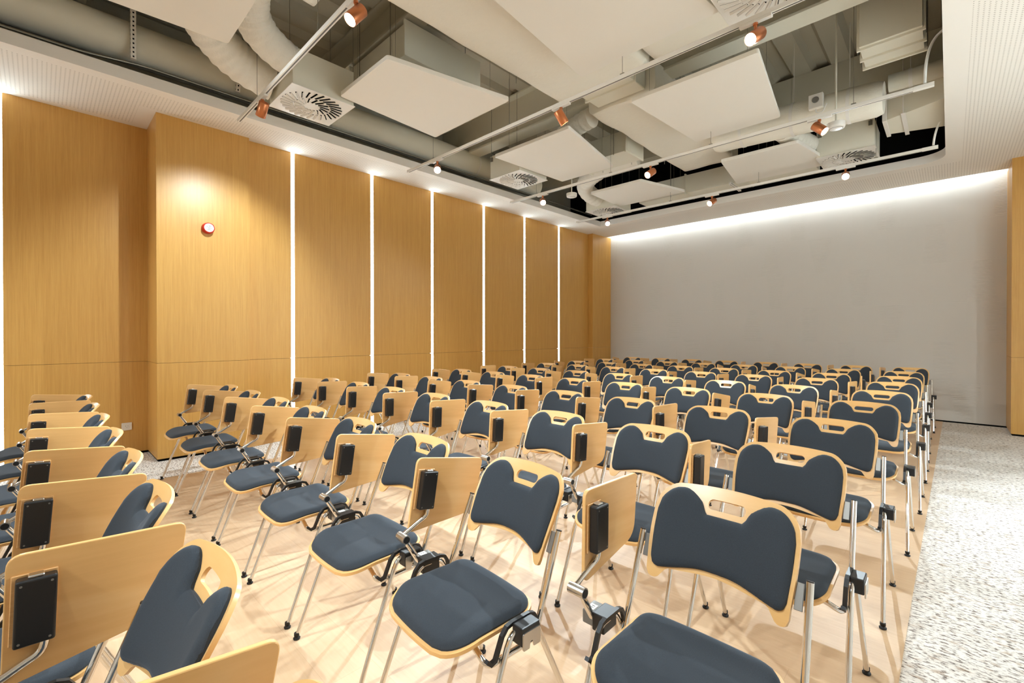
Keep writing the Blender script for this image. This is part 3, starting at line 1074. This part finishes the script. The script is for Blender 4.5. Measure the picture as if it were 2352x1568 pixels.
# ---------------------------------------------------------------- swirl diffusers with their plenum boxes
def diffuser(x, y, z, label, box=True):
    t = thing('swirl_diffuser', (x, y, z), label, 'air diffuser', 'square swirl diffusers')
    h = 0.318
    b = MB(); b.box(-h, h, -h, h, 0, 0.008, 0.002, 1)
    b.build('face_plate', M['white_metal'], t)
    bs, bv = MB(), MB()
    for ring, (r0, r1, n, tw, wd) in enumerate(((0.180, 0.292, 28, 0.50, 0.0100), (0.080, 0.168, 15, 0.75, 0.0100))):
        for k in range(n):
            a = 2 * PI * k / n
            p0 = Vector((r0 * math.cos(a), r0 * math.sin(a), 0))
            p1 = Vector((r1 * math.cos(a + tw * 0.45), r1 * math.sin(a + tw * 0.45), 0))
            d = (p1 - p0); L = d.length; d.normalize()
            m = Matrix.Translation((p0 + p1) / 2) @ Matrix(((d.x, -d.y, 0, 0), (d.y, d.x, 0, 0), (0, 0, 1, 0), (0, 0, 0, 1)))
            bs.box(-L / 2, L / 2, -wd, wd, -0.0008, 0.0015, 0, 1, m)
            # tilted vane covering about half of the slot
            tilt = Matrix.Rotation(0.85, 4, 'X')
            bv.box(-L / 2, L / 2, -wd * 0.85, wd * 0.85, -0.0010, 0.0010, 0, 1, m @ Matrix.Translation((0, wd * 0.35, -0.0075)) @ tilt)
    bs.build('air_slots', M['void'], t)
    bv.build('vanes', M['white_metal'], t)
    if box:
        b = MB(); b.box(-h + 0.012, h - 0.012, -h + 0.012, h - 0.012, 0.008, 0.36, 0.003, 1)
        pb = b.build('plenum_box', M['duct'], t)
        for sx in (-1, 1):
            for sy in (-1, 1):
                b = MB()
                b.cyl((sx * (h - 0.05), sy * (h + 0.0), 0.30), (sx * (h - 0.05), sy * h, Z_DECK - z), 0.003, 6)
                b.box(sx * (h - 0.05) - 0.02, sx * (h - 0.05) + 0.02, sy * (h - 0.012) - 0.012, sy * (h - 0.012) + 0.012, 0.27, 0.33)
                b.build('hanger_rod', M['wire'], t)
    return t
diffuser(-4.79, 1.975, 3.72, 'square swirl diffuser nearest the camera, left of the first panel')
diffuser(-4.79, 5.12, 3.72, 'square swirl diffuser under a white box between the second and third tracks')
diffuser(-4.78, 7.66, 3.72, 'square swirl diffuser at the far left corner of the ceiling opening')
diffuser(-1.00, 7.59, 3.72, 'square swirl diffuser at the far right, under a big white box')
diffuser(-0.915, 3.42, 3.72, 'large looking swirl diffuser cut by the top edge of the photo')

# ---------------------------------------------------------------- ducts
def rect_duct(name, x0, x1, y0, y1, z0, z1, label, mat='duct_foil', bevel=0.05, flanges=(), axis='Y', cat='duct', hang=True):
    cx, cy = (x0 + x1) / 2, (y0 + y1) / 2
    t = thing(name, (cx, cy, z0), label, cat)
    b = MB()
    if mat == 'duct_foil':
        # wrapped duct: soft, slightly sagging skin
        N, K = 40, 28
        prof = rrect(-1, 1, 0, 1, 0.0001, 1)
        rings = []
        Ld = (y1 - y0) if axis == 'Y' else (x1 - x0)
        wdt = (x1 - x0) if axis == 'Y' else (y1 - y0)
        hh = z1 - z0
        pr = rrect(-wdt / 2, wdt / 2, 0, hh, min(bevel, hh * 0.3), 5)
        dense = []
        for i in range(len(pr)):
            a, c = Vector(pr[i]), Vector(pr[(i + 1) % len(pr)])
            m_ = max(1, int((c - a).length / 0.07))
            for k in range(m_):
                dense.append(a + (c - a) * k / m_)
        n_l = max(6, int(Ld / 0.09))
        from mathutils import noise as mn
        for i in range(n_l + 1):
            s_ = -Ld / 2 + Ld * i / n_l
            ring = []
            for q in dense:
                p = Vector((q.x, s_, q.y)) if axis == 'Y' else Vector((s_, q.x, q.y))
                nz = mn.noise(Vector((p.x * 2.2 + cx * 3, p.y * 2.2 + cy * 3, p.z * 3.0))) * 0.022
                c0 = Vector((0, s_, hh / 2)) if axis == 'Y' else Vector((s_, 0, hh / 2))
                p += (p - c0).normalized() * nz
                ring.append(b.bm.verts.new(p))
            rings.append(ring)
        for a, c in zip(rings[:-1], rings[1:]):
            m_ = len(a)
            for i in range(m_):
                j = (i + 1) % m_
                b.face((a[i], a[j], c[j], c[i]), True)
        b.face(rings[0][::-1]); b.face(rings[-1])
        b.build('duct_wrap', M['duct_foil'], t, True)
    else:
        b.box(x0 - cx, x1 - cx, y0 - cy, y1 - cy, 0, z1 - z0, bevel, 3)
        b.build('duct_casing', M[mat], t)
    for f in flanges:
        b = MB()
        e = 0.022
        if axis == 'Y':
            b.box(x0 - cx - e, x1 - cx + e, f - cy - 0.012, f - cy + 0.012, -e, z1 - z0 + e, 0.003, 1)
        else:
            b.box(f - cx - 0.012, f - cx + 0.012, y0 - cy - e, y1 - cy + e, -e, z1 - z0 + e, 0.003, 1)
        b.build('flange', M['duct'], t)
    if hang:
        for sx in (-1, 1):
            for sy in (-0.55, 0.55):
                px_, py_ = (sx * ((x1 - x0) / 2 + 0.02), sy * (y1 - y0) / 2) if axis == 'Y' else (sy * (x1 - x0) / 2, sx * ((y1 - y0) / 2 + 0.02))
                b = MB(); b.cyl((px_, py_, -0.02), (px_, py_, Z_DECK - z0), 0.004, 6)
                b.build('hanger_rod', M['wire'], t)
    return t

rect_duct('air_duct', -3.20, -2.12, 0.95, 4.12, 3.95, 4.36, 'wide wrapped supply duct running between the ceiling panels, near half', 'duct_foil', 0.06)
rect_duct('air_duct', -3.14, -2.30, 4.60, 7.25, 3.98, 4.34, 'wrapped supply duct running between the ceiling panels, far half', 'duct_foil', 0.06)
rect_duct('branch_duct', -3.0, -2.4, 4.13, 4.585, 4.02, 4.30, 'narrow duct neck joining the two halves of the supply duct', 'duct', 0.01, (4.35,), 'Y', 'duct', False)
rect_duct('fan_coil', -5.0, -3.84, 2.50, 3.45, 4.10, 4.41, 'grey rectangular air handling box above the first ceiling panel', 'duct', 0.006, (-4.98, -3.85), 'X', 'air handler')
rect_duct('branch_duct', -4.22, -3.3, 5.78, 6.25, 3.96, 4.26, 'rectangular branch duct above the left ceiling panels', 'duct', 0.006, (-4.2, -3.32), 'X')
rect_duct('branch_duct', -2.05, -0.30, 3.75, 4.18, 3.99, 4.36, 'wrapped branch duct passing above the second track on the right', 'duct_foil', 0.07, (), 'X')
rect_duct('return_duct', -4.30, -1.45, 7.98, 8.34, 3.86, 4.18, 'long flat rectangular duct along the back of the ceiling opening', 'duct', 0.004, (-3.4, -2.4), 'X')
rect_duct('damper_box', -0.62, -0.18, 5.30, 5.78, 4.02, 4.45, 'white damper box hanging at the upper right of the opening', 'duct', 0.004, (5.34, 5.56, 5.75), 'Y', 'damper')
rect_duct('branch_duct', -3.78, -3.40, 0.2, 1.55, 4.00, 4.38, 'wrapped duct end above the flexible elbows at the top left', 'duct_foil', 0.10)

# round ducts
def round_duct(name, p0, p1, r, label, mat='duct', wrap=False):
    p0, p1 = Vector(p0), Vector(p1)
    mid = (p0 + p1) / 2
    t = thing(name, mid, label, 'duct')
    L = (p1 - p0).length
    d = (p1 - p0).normalized()
    b = MB()
    if wrap:
        from mathutils import noise as mn
        n = int(L / 0.06)
        pts = [p0 - mid + (p1 - p0) * k / n for k in range(n + 1)]
        radii = [r * (1 + 0.02 * mn.noise(Vector((k * 0.35, 1.3, 0)))) for k in range(n + 1)]
        radii[0] *= 0.88; radii[-1] *= 0.88
        b.tube(pts, r, 28, radii=radii)
    else:
        b.tube([p0 - mid, p1 - mid], r, 32)
    b.build('duct_casing', M[mat], t)
    for k in (-0.3, 0.02, 0.33):
        c = d * (k * L)
        b = MB()
        mrot = Matrix.Translation(c) @ d.to_track_quat('Z', 'Y').to_matrix().to_4x4()
        b.lathe([(r + 0.001, -0.016), (r + 0.005, -0.016), (r + 0.005, -0.016), (r + 0.005, 0.016), (r + 0.005, 0.016), (r + 0.001, 0.016)], 32, mrot)
        b.cyl(c + Vector((0, 0, r)), Vector((c.x, c.y, Z_DECK - mid.z)), 0.004, 6)
        b.build('strap_hanger', M['white_metal'], t)
    return t
round_duct('round_duct', (-5.75, -2.6, 4.17), (-5.75, 6.6, 4.17), 0.19, 'big round grey duct along the left edge of the ceiling opening')
round_duct('round_duct', (-2.28, 6.32, 3.98), (-0.52, 6.32, 3.90), 0.185, 'fat wrapped round duct with a blunt end at the upper right', 'duct_foil', True)
round_duct('round_duct', (-0.5, 6.55, 4.13), (0.42, 6.55, 4.13), 0.09, 'thin round pipe behind the fat wrapped duct at the upper right')

# tapered transition duct at the right
t = thing('transition_duct', (-0.25, 6.95, 3.85), 'tapered sheet metal duct at the right edge of the opening', 'duct')
b = MB()
lo = [(-0.30, -0.08), (0.28, -0.34), (0.28, 0.62), (-0.30, 0.42)]
va = [b.bm.verts.new((p[0], p[1], 0.0)) for p in lo]
vb = [b.bm.verts.new((p[0], p[1] + (0.1 if p[1] > 0 else 0.0), 0.30)) for p in lo]
b.face(va[::-1]); b.face(vb)
for i in range(4):
    b.face((va[i], va[(i + 1) % 4], vb[(i + 1) % 4], vb[i]))
b.build('duct_casing', M['duct'], t, True)
b = MB(); b.box(-0.33, -0.29, -0.12, 0.46, -0.02, 0.32, 0.003, 1)
b.build('flange', M['white_metal'], t)
b = MB(); b.box(-0.16, -0.12, -0.2, 0.56, -0.012, -0.004)
b.cyl((-0.14, -0.2, -0.01), (-0.14, -0.2, 1.0), 0.005, 6)
b.build('support_rail', M['white_metal'], t)

# flexible ducts
def flex_duct(pts, r, label, rib=0.06):
    P = [Vector(p) for p in pts]
    t = thing('flexible_duct', P[0], label, 'duct', 'wrapped flexible ducts')
    out = []
    n = 90
    for k in range(n + 1):
        u = k / n
        out.append(P[0] * (1 - u) ** 3 + P[1] * 3 * u * (1 - u) ** 2 + P[2] * 3 * u * u * (1 - u) + P[3] * u ** 3 - P[0])
    from mathutils import noise as mn
    radii = [r * (1 + rib * (0.5 * math.sin(k * 1.05) + 0.9 * mn.noise(Vector((k * 0.22, P[0].x * 5, P[0].y * 3))))) for k in range(n + 1)]
    b = MB(); b.tube(out, r, 26, radii=radii)
    b.build('duct_sleeve', M['flex'], t)
flex_duct([(-4.30, 0.80, 4.30), (-4.66, 0.90, 4.20), (-5.05, 1.10, 4.02), (-5.00, 1.66, 3.93)], 0.178, 'fat wrinkled white elbow duct at the top left, entering the diffuser box')
flex_duct([(-3.86, 1.20, 4.22), (-4.15, 1.22, 4.24), (-4.50, 1.15, 4.10), (-4.53, 1.66, 3.95)], 0.150, 'second wrinkled white elbow duct, beside the fat one at the top left')
flex_duct([(-3.55, 6.55, 4.15), (-4.35, 6.35, 4.12), (-4.95, 6.70, 4.02), (-4.82, 7.36, 3.92)], 0.150, 'ribbed white flexible duct feeding the far left diffuser', 0.07)
flex_duct([(-3.30, 4.9, 4.12), (-3.75, 4.95, 4.12), (-4.05, 5.05, 3.98), (-4.48, 5.12, 3.93)], 0.125, 'white flexible duct feeding the diffuser box between the tracks')
flex_duct([(-1.55, 6.55, 3.95), (-1.50, 6.95, 3.95), (-1.40, 7.45, 3.94), (-1.30, 7.60, 3.94)], 0.130, 'white flexible duct feeding the far right diffuser box')

# suspended detectors
for x, y, z, lab, top in ((-0.887, 5.922, 3.55, 'white round detector hanging on a rod, right of the lit spotlight', 1), (-4.38, 5.93, 3.55, 'white round detector hanging on a rod near the left wall', 1)):
    t = thing('smoke_detector', (x, y, z), lab, 'detector', 'round detectors hanging on rods')
    b = MB(); b.lathe([(0, 0), (0.060, 0), (0.078, 0.006), (0.084, 0.022), (0.084, 0.060), (0.084, 0.060), (0, 0.060)], 32)
    b.build('detector_body', M['white_metal'], t)
    b = MB(); b.lathe([(0.058, -0.0006), (0.062, -0.0006), (0.062, 0.001), (0.058, 0.001)], 32)
    b.build('detector_ring', M['grey_slot'], t)
    b = MB(); b.cyl((0, 0, 0.06), (0, 0, Z_DECK - z), 0.009, 10)
    b.build('hanging_rod', M['duct'], t)

# perforated steel support rails
def rail(p0, p1, label):
    p0, p1 = Vector(p0), Vector(p1)
    mid = (p0 + p1) / 2
    t = thing('support_rail', mid, label, 'rail')
    d = p1 - p0
    L = d.length
    m = d.to_track_quat('Z', 'Y').to_matrix().to_4x4()
    b = MB(); b.box(-0.02, 0.02, -0.02, 0.02, -L / 2, L / 2, 0, 1, m)
    b.build('rail_strip', M['white_metal'], t)
    b = MB()
    n = int(L / 0.04)
    for k in range(n):
        z = -L / 2 + (k + 0.5) * L / n
        b.box(-0.006, 0.006, -0.0205, 0.0205, z - 0.008, z + 0.008, 0, 1, m)
        b.box(-0.0205, 0.0205, -0.006, 0.006, z - 0.008, z + 0.008, 0, 1, m)
    b.build('rail_holes', M['void'], t)
rail((-5.53, 0.62, 3.93), (-5.53, 0.62, 4.42), 'perforated steel rail beside the big round duct, upper left')
rail((-5.58, 1.50, 3.98), (-5.48, 1.50, 4.30), 'perforated steel rail on the round duct left of the nearest diffuser')
rail((-2.62, 7.9, 3.84), (-2.62, 8.40, 3.84), 'perforated steel rail under the flat duct at the back of the opening')

# small fittings in the plenum
b = MB(); b.tube([(-5.56, -2.5, 3.86), (-5.56, 0.25, 3.86), (-5.60, 0.7, 3.93), (-5.60, 8.3, 3.93)], 0.014, 8, 0.1)
tag(b.build('conduit_pipe', M['wire']), 'thin grey conduit along the left edge of the ceiling opening', 'pipe')
for x, y, z, lab in ((-1.36, 3.72, 4.06, 'small white control box on the duct near the top centre'), (-1.10, 6.10, 3.90, 'small white control box on the fat round duct at the right')):
    t = thing('control_box', (x, y, z), lab, 'control box')
    b = MB(); b.box(-0.07, 0.07, -0.03, 0.03, 0, 0.16, 0.006, 2)
    b.build('box_body', M['white_metal'], t)
    b = MB(); b.lathe([(0, 0), (0.034, 0), (0.034, 0), (0.034, 0.012), (0.034, 0.012), (0, 0.012)], 18, Matrix.Translation((0, -0.029, 0.09)) @ Matrix.Rotation(PI / 2, 4, 'X'))
    b.build('actuator_dial', M['grey_plastic'], t)
    b = MB(); b.tube([(0.0, 0, 0.0), (0.0, -0.01, -0.05), (0.06, 0.0, -0.06), (0.10, 0.0, 0.03)], 0.006, 8, 0.03)
    b.build('cable', M['white_label'], t)
